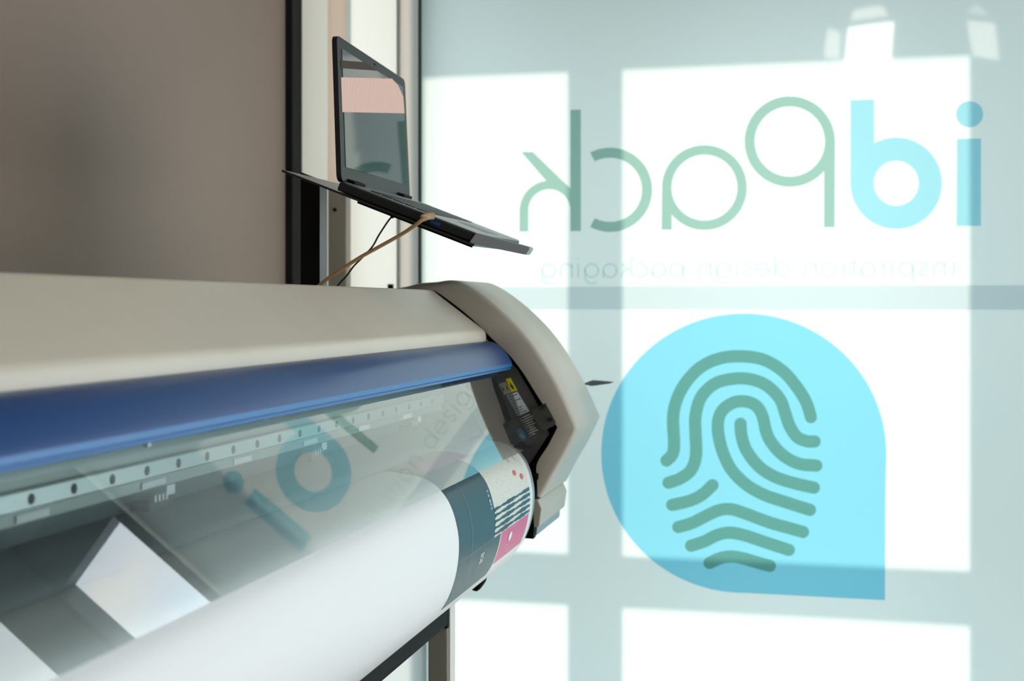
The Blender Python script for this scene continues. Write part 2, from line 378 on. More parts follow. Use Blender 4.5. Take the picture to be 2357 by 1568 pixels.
def glyph(c, x):
    y = cyl_(x)
    if c == 'i': return [[(x, y - 14), (x, y), (x, y + 15)], [(x, y - 27), (x, y - 26)]]
    if c == 'o': return [ov(x)]
    if c == 'a': return [ov(x), [(x - 15, y + 2), (x - 15.3, y + 15.5)]]
    if c == 'd': return [ov(x), [(x - 16, y - 31), (x - 16, y + 15)]]
    if c == 'p': return [ov(x), [(x + 15.3, y - 14), (x + 15.3, y + 28)]]
    if c == 'g': return [ov(x), [(x - 15.3, y - 4), (x - 15.3, y + 16), (x - 10, y + 26), (x, y + 30), (x + 11, y + 28)]]
    if c == 'n': return [[(x + 13, y - 14), (x + 13, y + 15)], [(x + 12, y - 8), (x + 6, y - 14), (x - 3, y - 15), (x - 11, y - 9), (x - 13, y), (x - 13, y + 15)]]
    if c == 'r': return [[(x, y - 14), (x, y + 15)], [(x - 1, y - 8), (x - 5, y - 13), (x - 10, y - 15)]]
    if c == 't': return [[(x, y - 26), (x, y + 8), (x - 3, y + 13), (x - 8, y + 14)], [(x + 3, y - 14), (x - 9, y - 14)]]
    if c == 'c': return [ov(x, -135, 135)]
    if c == 'e': return [ov(x, -180, 125), [(x - 14, y), (x + 14, y)]]
    if c == 's': return [[(x - 8, y - 11), (x - 1, y - 15), (x + 7, y - 12), (x + 7, y - 5), (x, y), (x - 8, y + 4), (x - 8, y + 11), (x - 1, y + 15), (x + 8, y + 11)]]
    if c == 'k': return [[(x, y - 31), (x, y + 15)], [(x - 22, y - 14), (x - 3, y)], [(x - 8, y - 3), (x - 15, y), (x - 21, y + 6), (x - 23, y + 15)]]
for name, seq in (('inspiration', [('i', 2195), ('n', 2162), ('s', 2126), ('p', 2086), ('i', 2053), ('r', 2035), ('a', 1998), ('t', 1966), ('i', 1941.6), ('o', 1908.5), ('n', 1865.5)]),
                  ('design', [('d', 1800.5), ('e', 1755), ('s', 1720), ('i', 1696), ('g', 1665.5), ('n', 1622.5)]),
                  ('packaging', [('p', 1557.5), ('a', 1516.6), ('c', 1474), ('k', 1453.7), ('a', 1404), ('g', 1362), ('i', 1331), ('n', 1303.5), ('g', 1263.6)])):
    pp = []
    for c, x in seq:
        for st_ in glyph(c, x): pp += ribbon(st_, 2.0, 3, 4)
    film('word', pp, T_tag, tagl)
drop = empty('drop_emblem', (onp(1712, 1044)[0], GY, onp(1712, 1365)[1] + EYE), 'large light blue drop-shaped emblem with a fingerprint on the frosted glass', 'emblem')
film('drop_shape', [arc(1712, 1044, 328, 90, 180, 40, 321) + arc(1712, 1044, 328, 180, 360, 80, 322)[1:] + [(2038, 1150), (2037, 1382)]], T_drop, drop, GY - .001)
FP = [[(325,672),(350,645),(356,600),(352,500),(365,430),(400,360),(460,295),(540,257),(630,248),(720,262),(800,310),(860,380),(895,440),(912,495)],
 [(333,762),(380,745),(425,710),(445,650),(443,560),(443,490),(465,415),(520,360),(590,340),(660,340),(730,365),(785,420),(808,480),(825,530),(855,575),(895,593),(927,594)],
 [(934,692),(865,685),(805,655),(760,610),(732,560),(715,490),(690,450),(650,432),(600,435),(555,465),(535,510),(537,570),(555,640),(590,710),(650,770),(720,810),(800,838),(908,872)],
 [(626,522),(630,570),(650,630),(700,695),(760,735),(830,760),(924,782)],
 [(348,852),(420,835),(470,810),(512,772)],
 [(373,942),(430,925),(500,890),(545,872),(590,870),(640,885),(740,922),(820,945),(880,962)],
 [(425,1018),(480,1000),(530,975),(580,965),(640,975),(730,1005),(822,1035)],
 [(500,1088),(545,1068),(590,1062),(640,1070),(690,1085),(745,1100)]]
pl = []
for s in FP: pl += ribbon([(1350 + a / 1.7656, 680 + b / 1.7656) for a, b in s], 14.2)
film('fingerprint', pl, T_fp, drop, GY - .0015)

# ================================================================== THE PRINTER
YE = 2.07
PR0 = -.12                        # left end of the printer body
prt = empty('wide_format_printer', (-.55, 1.1, 0), 'large beige and blue wide-format inkjet printer with clear front visor', 'printer')
S = lambda pts, Y=YE: [sec(a, b, Y) for a, b in pts]
ridge = sec(1119, 763, YE); back = sec(995, 667, YE)
def rnd(p, q, r, rad, n=6):
    """rounded corner at q between p and r"""
    p, q, r = Vector(p), Vector(q), Vector(r); a = q + (p - q).normalized() * rad; b = q + (r - q).normalized() * rad
    return [tuple(a * (1 - t) ** 2 + q * 2 * t * (1 - t) + b * t * t) for t in [i / n for i in range(n + 1)]]
fb = sec(1122, 800, YE)
cov = [(-.74, -.30), (-.74, -.05)] + rnd((-.74, -.05), (-.70, .022), back, .02) + rnd((-.70, .022), back, ridge, .006) + rnd(back, ridge, fb, .007) + [fb, (fb[0] - .03, fb[1] - .01), (-.58, -.06), (-.615, -.02), (-.70, -.02), (-.71, -.30)]
top = prism('top_cover', cov, PR0, YE - .004, M['beige'], prt, smooth=True)
hl = sec(1112, 779, YE - .012)
cyl('screw_hole', (hl[0] + .0006, YE - .014, hl[1]), (1, 0, -.15), .0045, .001, M['black'], prt)
h2 = sec(1119, 784, YE - .006)
cyl('screw', (h2[0], YE - .007, h2[1]), (1, 0, -.1), .0018, .003, mat('copper_screw', (.6, .35, .25), .3, metal=.8), prt, seg=12)
# blue handle bar across the front
bl = S([(1106, 786), (1130, 786), (1146, 792), (1160, 803), (1171, 817), (1178, 829), (1181, 836)])
lipp = S([(1183, 838), (1182, 843), (1180, 845), (1178, 846), (1179, 849), (1176, 851), (1168, 852), (1160, 850)])
bar = catmull(bl, 4)
barprof = bar + [(-.505, -.095), (-.53, -.085)]
bb = prism('front_bar', barprof, PR0, YE - .006, M['blue'], prt, smooth=True)
lp = [bar[-1]] + lipp[1:] + [(-.505, -.098), (-.503, -.092)]
prism('front_bar_lip', lp, PR0, YE - .008, M['bluelip'], prt, smooth=True)
# visor sheet
ph = math.radians(26.25)
vb = Vector((-.441, -.441 * .4985)); vd = Vector((-math.sin(ph), math.cos(ph))); vn = Vector((math.cos(ph), math.sin(ph)))
vt = vb + vd * .143
vq = [vb, vt, vt - vn * .0025, vb - vn * .0025]
vis = prism('visor', [tuple(v) for v in vq], PR0 + .01, YE - .012, [M['visor'], M['edge']], prt)
tag(vis, 'clear hinged plastic visor reflecting the window lettering')
# interior: beam, rail with holes, rail labels, platen
beam = prism('carriage_beam', [(-.60, -.168), (-.60, -.035), (-.604, -.03), (-.69, -.03), (-.69, -.168)], PR0, YE - .01, M['alu'], prt)
prism('beam_channel', [(-.5985, -.112), (-.5995, -.112), (-.5995, -.107), (-.5985, -.107)], PR0, YE - .01, M['alud'], prt)
prism('beam_channel', [(-.5975, -.122), (-.5995, -.122), (-.5995, -.119), (-.5975, -.119)], PR0, YE - .01, M['alud'], prt)
rail = prism('linear_rail', [(-.600, -.1565), (-.600, -.1410), (-.5955, -.1405), (-.594, -.142), (-.594, -.1555), (-.5955, -.157)], PR0, YE - .02, M['steel'], prt)
hole0 = None
k0 = (1890 - 72) * cA / F; y0h = .594 * (1 - k0 * sA) / (k0 * cA)
hm = M['ink']
for i in range(-12, 22):
    y = y0h + .06 * i
    if PR0 < y < YE - .03: cyl('rail_hole', (-.5942, y, -.149), (1, 0, 0), .0044, .0006, M['ink'], rail, seg=16)
k1 = (1890 - 78) * cA / F; yl = .598 * (1 - k1 * sA) / (k1 * cA)
for i in range(-3, 7):
    y = yl + .192 * i
    if PR0 < y < YE - .1: box('rail_label', -.5998, -.5985, y - .022, y + .022, -.1665, -.1605, M['label'], beam)
prism('lower_beam', [(-.61, -.168), (-.61, -.196), (-.69, -.196), (-.69, -.168)], PR0, YE - .01, M['alud'], prt)
plat = prism('platen', [(-.69, -.2085), (-.69, -.214), (-.50, -.216), (-.475, -.23), (-.475, -.26), (-.69, -.26), (-.70, -.22)], PR0, YE - .01, M['platen'], prt)
prism('media_guard', [(-.534, -.2055), (-.5365, -.200), (-.541, -.1955), (-.549, -.1915), (-.56, -.1885), (-.575, -.187), (-.60, -.186), (-.62, -.186), (-.62, -.192), (-.55, -.2050)], PR0, YE - .01, mat('guard_metal', (.17, .185, .18), .5), prt, smooth=True)
# pinch rollers
def y_at(px, x):
    k = (1890 - px) * cA / F; return -x * (1 - k * sA) / (k * cA)
y1 = y_at(395, -.58); y2 = y_at(752, -.58)
rol = mat('amber_rubber', (.30, .15, .06), .5)
for y in (y1 - (y2 - y1), y1, y2, 2 * y2 - y1):
    if not (PR0 + .03 < y < YE - .05): continue
    r = box('pinch_roller', -.612, -.59, y - .022, y + .022, -.198, -.176, M['blackmetal'], prt, bevel=.003)
    box('roller_label', -.5898, -.589, y + .008, y + .024, -.175, -.166, M['label'], r)
    for q in (-.012, .004): cyl('roller_screw', (-.5885, y + q, -.188), (1, 0, 0), .002, .0015, M['steel'], r, seg=10)
    cyl('roller_wheel', (-.600, y + .022, -.195), (0, 1, 0), .0105, .012, rol, r, seg=24)
    for q in (-.016, -.009, -.002, .005): box('roller_pin', -.592, -.588, y + q, y + q + .003, -.178, -.172, M['steel'], r)
# small bolts hanging under the blue bar
for px, py in ((344, 1015), (612, 958)):
    y = y_at(px, -.50); z = -(py - HY) * .50 / ((1890 - px) * cA)
    cyl('visor_screw', (-.502, y, z - .004), (0, 0, 1), .003, .006, M['steel'], prt, seg=12)

# ---- media path: outline (x, z) of the paper as it leaves the platen, bulges and turns under
def xr(x, ratio): return (-x, -ratio * x / cA)
PP = [(-.548, -.2066), (-.545, -.2066), (-.540, -.2066), (-.5325, -.2066), (-.512, -.2070), (-.4855, -.2114), xr(.471, .4475), xr(.460, .474), xr(.4475, .520), xr(.4395, .570), xr(.4345, .625), xr(.4333, .665), xr(.4345, .705), xr(.4385, .745), xr(.4455, .778), xr(.4545, .797), xr(.468, .808), xr(.486, .812), xr(.51, .806), (-.55, -.448), (-.60, -.466), (-.65, -.474)]
prof = catmull(PP, 6)
off = []
for i, p in enumerate(prof):
    a = prof[max(i - 1, 0)]; b = prof[min(i + 1, len(prof) - 1)]; t = Vector((b[0] - a[0], b[1] - a[1])).normalized(); off.append(Vector((-t.y, t.x)))
if off[60][0] < 0: off = [-o for o in off]
gp = [(p[0] - o[0] * .002, p[1] - o[1] * .002) for p, o in list(zip(prof, off))[28:]]
guide = prism('paper_guide', gp + [(-.65, -.27), (-.475, -.262)], PR0, YE - .055, mat('grey_guide_metal', (.33, .34, .31), .35, metal=.3), prt, smooth=True)
# paper sheet
paper = None
YP0, YP1 = PR0 + .03, 1.992
def surf(y, s, h=0.0):
    s = max(0, min(len(prof) - 1.001, s)); i = int(s); t = s - i
    x = prof[i][0] * (1 - t) + prof[i + 1][0] * t; z = prof[i][1] * (1 - t) + prof[i + 1][1] * t
    o = off[i].lerp(off[i + 1], t)
    return (x + o[0] * h, y, z + o[1] * h)
def grid(name, y0, y1, s0, s1, h, m, parent=None, ny=2, thick=0, yf=None, sf0=None, sf1=None):
    ns = max(2, int((s1 - s0) * 1.5) + 1); vs, fs = [], []
    for j in range(ny + 1):
        y = y0 + (y1 - y0) * j / ny
        a = sf0(y) if sf0 else s0; b = sf1(y) if sf1 else s1
        for i in range(ns + 1): vs.append(surf(y, a + (b - a) * i / ns, h))
    for j in range(ny):
        for i in range(ns):
            k = j * (ns + 1) + i; fs.append((k, k + 1, k + ns + 2, k + ns + 1))
    o = mesh(name, vs, fs, m, parent, fix=False)
    for p in o.data.polygons: p.use_smooth = True
    return o
def s_of(ratio):
    best = None
    for i in range(18, len(prof) - 1):
        r0 = -prof[i][1] * cA / -prof[i][0]; r1 = -prof[i + 1][1] * cA / -prof[i + 1][0]
        if r0 <= ratio < r1: return i + (ratio - r0) / (r1 - r0)
    return len(prof) * .8
def pixs(px, py):
    s = s_of((py - HY) / (1890 - px)); x = surf(0, s)[0]
    return y_at(px, x), s
paper = grid('printed_paper', YP0, YP1, 0, len(prof) - 1.01, 0.0, M['paper'], None, ny=40)
sol = paper.modifiers.new('thickness', 'SOLIDIFY'); sol.thickness = .0003; sol.offset = -1
tag(paper, 'white paper curving out under the visor, teal, cream and pink artwork at right', 'paper')
sX = lambda x: min(range(len(prof)), key=lambda i: abs(prof[i][0] + x) + (0 if i < 48 else 9))
sh = sX(.533); s485 = sX(.4855); s_split = s_of(.708)
Y_t0, Y_t1, Y_c1 = 1.566, 1.750, 1.974
cream = bpy.data.materials.new('cream_ink'); cream.use_nodes = True; nt = cream.node_tree; bs = nt.nodes['Principled BSDF']
tc = nt.nodes.new('ShaderNodeTexCoord'); vz = nt.nodes.new('ShaderNodeTexVoronoi'); vz.inputs['Scale'].default_value = 420; rp = nt.nodes.new('ShaderNodeValToRGB')
rp.color_ramp.elements[0].position = .14; rp.color_ramp.elements[0].color = (.20, .19, .14, 1); rp.color_ramp.elements[1].position = .28; rp.color_ramp.elements[1].color = (.72, .70, .60, 1)
nt.links.new(tc.outputs['Object'], vz.inputs['Vector']); nt.links.new(vz.outputs['Distance'], rp.inputs[0]); nt.links.new(rp.outputs[0], bs.inputs['Base Color']); bs.inputs['Roughness'].default_value = .45
h1, h2_ = .0004, .0007
grid('teal_panel', Y_t0, Y_t1, s485, s_split, h1, M['teal'], paper, ny=6)
grid('teal_panel', Y_t0, 1.788, s_split, s_of(.800), h1, M['teal'], paper, ny=6)
grid('pink_panel', Y_t0 + .03, 1.805, sh, s485, h1, M['pink'], paper, ny=6)
grid('teal_panel', Y_t0, Y_t0 + .03, sh, s485, h1, M['teal'], paper, ny=2)
grid('cream_panel', Y_t1, Y_c1, s485, s_split, h1, cream, paper, ny=8)
grid('cream_edge', 1.788, 1.7935, s_split, s_of(.795), h1, cream, paper, ny=1)
grid('pink_panel', 1.7935, 1.968, s_split, s_of(.786), h1, M['pink'], paper, ny=6)
grid('thin_line', Y_t0, 1.80, s_of(.7085), s_of(.7095), h2_, M['inkgrey'], paper, ny=6)
grid('thin_line', 1.628, 1.629, s_of(.48), s_of(.79), h2_, M['inkgrey'], paper, ny=1)
for i, c in enumerate((.624, .643, .662, .681, .6985)):
    w = .0052; A = 1.0 + .5 * i
    def fa(y, c=c, w=w, A=A): return s_of(c - w + .0018 * math.sin(y * 60 + A) + .0008 * math.sin(y * 190 + 2 * A))
    def fb_(y, c=c, w=w, A=A): return s_of(c + w + .0018 * math.sin(y * 58 + A + .5) + .0008 * math.sin(y * 230 + A))
    grid('wavy_stripe', Y_t1 - .001, Y_c1 - .004, s_of(c - w), s_of(c + w), h2_, M['teal'], paper, ny=60, sf0=fa, sf1=fb_)
def blob(name, px, py, ry, rs, m, n=20):
    y, s = pixs(px, py); vs = [surf(y, s, .001)] + [surf(y + ry * math.cos(2 * math.pi * k / n), s + rs * math.sin(2 * math.pi * k / n), .001) for k in range(n)]
    return mesh(name, vs, [(0, k + 1, (k + 1) % n + 1) for k in range(n)], m, paper, fix=False)
blob('red_oval', 1183, 1089, .009, 1.25, M['red']); blob('red_oval', 1199.5, 1097, .009, 1.3, M['red'])
blob('white_oval', 1173, 1234, .010, 1.9, M['inkwhite'])
def wrap_text(name, s, px, py, size, m, ds=1.0, flip=False, squash=1.0):
    """small lettering running down the curve of the paper"""
    v, f = text_mesh(s, size, 0); y, s0 = pixs(px, py)
    dz = 0
    V = []
    step = math.hypot(prof[int(s0) + 1][0] - prof[int(s0)][0], prof[int(s0) + 1][1] - prof[int(s0)][1])
    for a in v: V.append(surf(y + a[1] * squash, s0 + a[0] / step * ds, .001))
    return mesh(name, V, f, m, paper, fix=False)
wrap_text('small_lettering', '7.5 BF2', 1117, 1129, .0085, M['inkwhite'], 1.0, squash=1.2)
wrap_text('white_lettering', 'BOB', 1106, 1275, .0075, M['inkwhite'], 1.0, squash=3.4)
for k in range(5):
    y, s = pixs(1098 - k * 1.5, 1296 + k * 6)
    grid('text_line', y - .012, y + .012, s, s + .14, h2_, M['inkgrey'], paper, ny=1)
for k in range(4):
    y, s = pixs(1166 + k % 2 * 3, 1254 + k * 6)
    grid('text_line', y - .009, y + .011, s, s + .12, h2_, cream, paper, ny=1)
for k, (px, py, L) in enumerate(((1158, 1050, 2.6), (1172, 1045, 2.8))):
    y, s = pixs(px, py)
    grid('text_line', y - .0015, y + .0015, s, s + L * 1.6, h2_, M['inkgrey'], paper, ny=1)

# ---- right end cap
outer = [(905, 664), (935, 659), (962, 652), (1000, 649), (1042, 645), (1078, 659), (1122, 689), (1165, 726), (1205, 768), (1240, 815), (1272, 868), (1300, 922), (1328, 985), (1305, 1035), (1274, 1090), (1243, 1148)]
inner = [(905, 675), (940, 668), (965, 668), (985, 668), (1003, 671), (1030, 689), (1066, 717), (1100, 747), (1135, 782), (1170, 815), (1203, 857), (1233, 905), (1283, 984), (1262, 1025), (1236, 1068), (1236, 1108)]
O = catmull(S(outer[:13]), 5)[:-1] + catmull(S(outer[12:]), 5); I = catmull(S(inner[:13]), 5)[:-1] + catmull(S(inner[12:]), 5)
n = len(O); YF = YE + .235
def scaled(P, k, c=(-.55, -.2)): return [(c[0] + (a - c[0]) * k, c[1] + (b - c[1]) * k) for a, b in P]
mo = O
vs = [(x, YE + .010, z) for x, z in O] + [(x, YE + .0, z) for x, z in scaled(O, .965)] + [(x, YE, z) for x, z in I] + [(x, YE + .03, z) for x, z in I] + [(x, YF - .012, z) for x, z in O] + [(x, YF, z) for x, z in scaled(O, .95)]
ov = [(x, YE + .003, z) for x, z in scaled(O, .988)]
vs += ov
fs = []
for i in range(n - 1):
    fs += [(i, i + 1, 6 * n + i + 1, 6 * n + i), (6 * n + i, 6 * n + i + 1, n + i + 1, n + i), (n + i, n + i + 1, 2 * n + i + 1, 2 * n + i), (2 * n + i, 2 * n + i + 1, 3 * n + i + 1, 3 * n + i),
           (i, 4 * n + i, 4 * n + i + 1, i + 1), (4 * n + i, 5 * n + i, 5 * n + i + 1, 4 * n + i + 1)]
cap = mesh('end_cap', vs, fs, M['cap'], prt); shade(cap, .9)
prism('end_cap_back', scaled(O, .955), YF - .015, YF - .001, M['cap'], prt)
low = S([(1238, 1150), (1247, 1171), (1241, 1213), (1228, 1215), (1224, 1150)])
lowo = prism('end_cap_foot', low, YE, YF - .02, M['cap'], prt, bevel=.002)
# black interior plate behind the opening
plate = scaled(O, .965) + [sec(1224, 1240, YE), sec(1208, 1240, YE), sec(1130, 1215, YE), sec(1020, 1215, YE), (-.66, -.35), (-.72, -.30)]
prism('side_plate', plate, YE + .028, YE + .036, M['black'], prt)
sp2 = S([(1226, 1112), (1229, 1205), (1226, 1242), (1203, 1240), (1196, 1120)])
prism('lower_bracket', sp2, YE + .004, YE + .022, M['black'], prt)
prism('foot_skirt', S([(1226, 1112), (1231, 1205), (1228, 1238), (1222, 1225)]), YE + .0222, YF - .02, mat('grey_skirt', (.28, .32, .33), .4), prt)
prism('notch_block', S([(1218, 1085), (1240, 1090), (1239, 1103), (1226, 1114), (1214, 1108)]), YE - .004, YE + .03, M['black'], prt)
# curved grey-brown inner panel with labels (seen through the visor)
ip = S([(1040, 862), (1060, 900), (1085, 950), (1115, 1005), (1150, 1035), (1190, 1050), (1216, 1070), (1262, 1000), (1240, 940), (1212, 890), (1188, 850), (1150, 820), (1100, 830)])
inp = prism('inner_side_panel', ip, YE + .006, YE + .012, M['inner'], prt)
tag(inp, 'dark grey-brown inner panel carrying the warning labels')
def lab(name, pts, m, h=0.0, parent=inp, th=.0006):
    y = YE + .006 - h
    return prism(name, [sec(a, b, y) for a, b in pts], y - th, y, m, parent)
yl_ = lab('warning_label', [(1163, 873), (1175, 870), (1191, 899), (1176, 903)], M['yellow'])
lab('warning_symbol', [(1174, 879), (1178, 886), (1181, 888), (1184, 898), (1178, 893), (1175, 889)], M['ink'], .0007, yl_)
wl_ = lab('warning_label', [(1147, 884), (1164, 879), (1177, 904), (1161, 909)], M['label'], .0002)
for dx in (0, 9):
    lab('warning_triangle', [(1155 + dx, 886 - dx * .3), (1158.5 + dx, 905 - dx * .2), (1165 + dx, 902 - dx * .2)], M['yellow'], .001, wl_)
    lab('triangle_symbol', [(1156 + dx, 889 - dx * .3), (1158 + dx, 900 - dx * .2), (1161 + dx, 898 - dx * .2)], M['ink'], .0014, wl_)
sl = lab('rating_label', [(1165, 910), (1191, 902), (1219, 947), (1192, 958)], M['silver'])
for k in range(8):
    t = (k + .8) / 9; ax, ay = 1165 + 27 * t, 910 + 48 * t; L = (20, 8, 22, 10, 5, 16, 14, 20)[k]
    lab('rating_text', [(ax + 3, ay - .5), (ax + 3 + L, ay - .5 - L * .36), (ax + 3.6 + L, ay + 1.3 - L * .36), (ax + 3.6, ay + 1.3)], M['ink'], .0007, sl, .0003)
for k in range(9):
    t = k / 9; ax, ay = 1194 + 26 * t, 964 + 44 * t; L = (26, 30, 27, 24, 26, 20, 22, 24, 14)[k]
    lab('panel_text', [(ax, ay), (ax + L, ay - L * .42), (ax + L + .5, ay + 1.6 - L * .42), (ax + .5, ay + 1.6)], M['label'], .0002, inp, .0004)
gb = lab('globe_sticker', [(1191, 990), (1195, 986), (1202, 989), (1209, 998), (1213, 1006), (1210, 1012), (1202, 1016), (1197, 1010), (1192, 1000)], M['bluest'])
lab('sticker_mark', [(1196, 1000), (1200, 998), (1205, 1004), (1208, 1008), (1203, 1008), (1199, 1005)], M['yellow'], .0007, gb)
lab('sticker_mark', [(1198, 991), (1202, 993), (1202, 998), (1199, 996)], M['green'], .0007, gb)
# hinge bracket with two screws at the visor end
bk = prism('visor_bracket', S([(1222, 945), (1256, 928), (1280, 972), (1276, 980), (1252, 992), (1238, 980)]), YE - .003, YE - .0005, mat('smoky_acrylic', (.07, .07, .06), .25), prt, bevel=.0006)
for px, py in ((1249, 937), (1265, 966)):
    p = sec(px, py, YE - .004); cyl('bracket_screw', (p[0], YE - .006, p[1]), (0, 1, 0), .0042, .003, M['blackmetal'], bk, seg=16)
# lever behind the cap
lv = [at(1340, 884, 2.42), at(1362, 876, 2.42), at(1409, 880, 2.42), at(1405, 883, 2.42), at(1362, 889, 2.42)]
vsl = [tuple(p) for p in lv] + [(p.x, p.y + .02, p.z) for p in lv]
k5 = 5; mesh('rear_lever', vsl, [tuple(range(5)), tuple(range(5, 10))] + [(i, (i + 1) % 5, 5 + (i + 1) % 5, 5 + i) for i in range(5)], M['darkgrey'], prt)
# lower body, cross beam, legs
box('lower_body', -.69, -.60, PR0, YE, -.44, -.262, M['black'], prt)
cbx = -.535
prism('cross_beam', [(cbx, -.847 * .535 / cA + .0), (cbx, -.42), (cbx - .05, -.43), (cbx - .05, -.50), (cbx - .003, -.472)], PR0 + .02, y_at(1032, cbx), M['black'], prt, bevel=.002)
nb = at(1107, 1343, 2.02)
cyl('rubber_knob', tuple(nb + Vector((-.030, 0, .020))), (.8, 0, -.55), .0155, .040, M['black'], prt, bevel=.007)
lx0, lx1 = sec(985, 1500, 2.06)[0], sec(1030, 1500, 2.06)[0]
leg = box('leg', lx0, lx1, 2.06, 2.10, ZF + .06, sec(1000, 1444, 2.06)[1], M['legp'], prt, bevel=.002)
box('lit_leg_edge', lx1, lx1 + .003, 2.065, 2.095, ZF + .06, sec(1000, 1380, 2.06)[1], mat('edge_light_paint', (.8, .76, .66), .5), prt)  # light caught on the leg's side edge, painted as a pale strip
box('leg_bracket', lx0, lx1 + .001, 2.055, 2.10, sec(1000, 1444, 2.06)[1], -.40, M['black'], prt)
box('leg', lx0, lx1, .0, .10, ZF + .06, -.44, M['legp'], prt, bevel=.002)
for yy in (.05, 2.11):
    box('foot_bar', -.85, -.30, yy - .03, yy + .03, ZF + .06, ZF + .10, M['legp'], prt, bevel=.004)
    for xx in (-.82, -.33): cyl('castor', (xx, yy - .014, ZF + .030), (0, 1, 0), .030, .028, M['black'], prt)
# left end housing (beyond the frame)
mirror_cap = prism('left_end_housing', scaled(O, .99) + [(-.62, -.42), (-.72, -.35)], PR0 - .22, PR0, M['cap'], prt, bevel=.008)

# ================================================================== LAPTOP ON ITS TRAY
d1 = 1.80; d2 = d1 * 1.2316
Nb = at(786, 417, d1); Fb = at(944, 457, d2)
wv = (Fb - Nb); hor = Vector((wv.x, wv.y, 0)).normalized()
tdir = Vector((hor.y, -hor.x, 0))
if tdir.x < 0: tdir = -tdir
q = at(1096, 537, 1.772)
sl_ = (q - Nb); ln = sl_.length; dn = sl_.normalized(); wn_ = wv.normalized(); nn = dn.cross(wn_).normalized()
if nn.z < 0: nn = -nn
Wd = wv.length
def loc(t, w, h): p = Nb + dn * t + wn_ * w + nn * h; return (p.x, p.y, p.z)
def lbox(name, t0, t1, w0, w1, h0, h1, m, parent, bevel=0, fn=loc):
    v, f = boxdata(t0, t1, w0, w1, h0, h1)
    return mesh(name, [fn(*a) for a in v], f, m, parent, bevel=bevel)
lap = empty('laptop', (Nb.x, Nb.y, Nb.z + EYE - .012), 'open dark grey laptop with its screen turned to the window, on a tilted tray', 'laptop')
base = lbox('base', -.002, ln, 0, Wd, -.0135, -.001, M['laptop'], lap, .002)
deck = lbox('keyboard_deck', .004, ln - .001, .004, Wd - .004, -.0012, .0006, M['laptoptop'], lap)
vsK, fsK = [], []
for i in range(5):
    for j in range(14):
        t0 = .035 + i * .0175; w0 = .03 + j * (Wd - .06) / 14
        v, f = boxdata(t0, t0 + .0145, w0, w0 + (Wd - .06) / 14 - .004, .0005, .0018); nK = len(vsK)
        vsK += [loc(*a) for a in v]; fsK += [tuple(i_ + nK for i_ in qq) for qq in f]
mesh('keyboard', vsK, fsK, M['laptop'], lap)
lbox('touchpad', ln - .06, ln - .012, Wd * .38, Wd * .62, .0005, .0010, M['darkgrey'], lap)
lbox('hinge', -.004, .010, .03, .09, -.004, .005, M['black'], lap, .001)
lbox('hinge', -.004, .010, Wd - .09, Wd - .03, -.004, .005, M['black'], lap, .001)
lbox('usb_port', .135, .150, -.0004, .002, -.009, -.005, mat('blue_port', (.0, .05, .25), .4), base)
# lid
NT = at(775, 80, d1); FT = at(932, 184, d2)
Nb2 = Nb; up = (((NT - Nb) + (FT - Fb)) * .5)
def lidp(w, u, t):
    a = Nb + (Fb - Nb) * w; b = NT + (FT - NT) * w
    p = a + (b - a) * u + tdir * t
    return (p.x, p.y, p.z)
def rrect(x0, x1, y0, y1, rx, ry, n=6):
    pts = []
    for cx, cy, a in ((x1 - rx, y0 + ry, -90), (x1 - rx, y1 - ry, 0), (x0 + rx, y1 - ry, 90), (x0 + rx, y0 + ry, 180)):
        for k in range(n + 1):
            t = math.radians(a + 90 * k / n); pts.append((cx + rx * math.cos(t), cy + ry * math.sin(t)))
    return pts
def lidprism(name, P, t0, t1, m, parent):
    n = len(P); v = [lidp(a, b, t0) for a, b in P] + [lidp(a, b, t1) for a, b in P]
    return mesh(name, v, [tuple(range(n)), tuple(range(n, 2 * n))] + [(i, (i + 1) % n, n + (i + 1) % n, n + i) for i in range(n)], m, parent)
lid = lidprism('screen_lid', rrect(0, 1, 0, 1, .03, .05), -.007, .0, M['laptop'], lap)
scr_m = mat('glossy_screen', (.010, .012, .012), .03, spec=.3)
screen = lidprism('display', rrect(.055, .955, .105, .925, .004, .006), .0, .0006, scr_m, lap)
def lid_uv(px, py):
    w, u = .5, .5
    def pr(w, u):
        x, y, z = lidp(w, u, .0006); d = -x * sA + y * cA; r = x * cA + y * sA; return CX + F * r / d, HY - F * z / d
    for _ in range(20):
        a = pr(w, u); b = pr(w + .001, u); c = pr(w, u + .001); J = ((b[0] - a[0]) * 1e3, (c[0] - a[0]) * 1e3, (b[1] - a[1]) * 1e3, (c[1] - a[1]) * 1e3)
        D = J[0] * J[3] - J[1] * J[2]; ex, ey = px - a[0], py - a[1]; w += (J[3] * ex - J[1] * ey) / D; u += (-J[2] * ex + J[0] * ey) / D
    return w, u
def reflection_glow(name, c0, c1, s):  # striped glow standing in for a reflection in the dark screen
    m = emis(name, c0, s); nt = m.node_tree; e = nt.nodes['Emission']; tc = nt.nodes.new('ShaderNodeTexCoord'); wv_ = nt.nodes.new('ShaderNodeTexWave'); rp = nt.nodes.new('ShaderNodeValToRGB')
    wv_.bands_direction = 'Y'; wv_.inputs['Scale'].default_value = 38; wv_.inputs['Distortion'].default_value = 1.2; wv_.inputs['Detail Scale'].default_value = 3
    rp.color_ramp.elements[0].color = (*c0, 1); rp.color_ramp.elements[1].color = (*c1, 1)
    nt.links.new(tc.outputs['Object'], wv_.inputs['Vector']); nt.links.new(wv_.outputs['Fac'], rp.inputs[0]); nt.links.new(rp.outputs[0], e.inputs[0]); return m
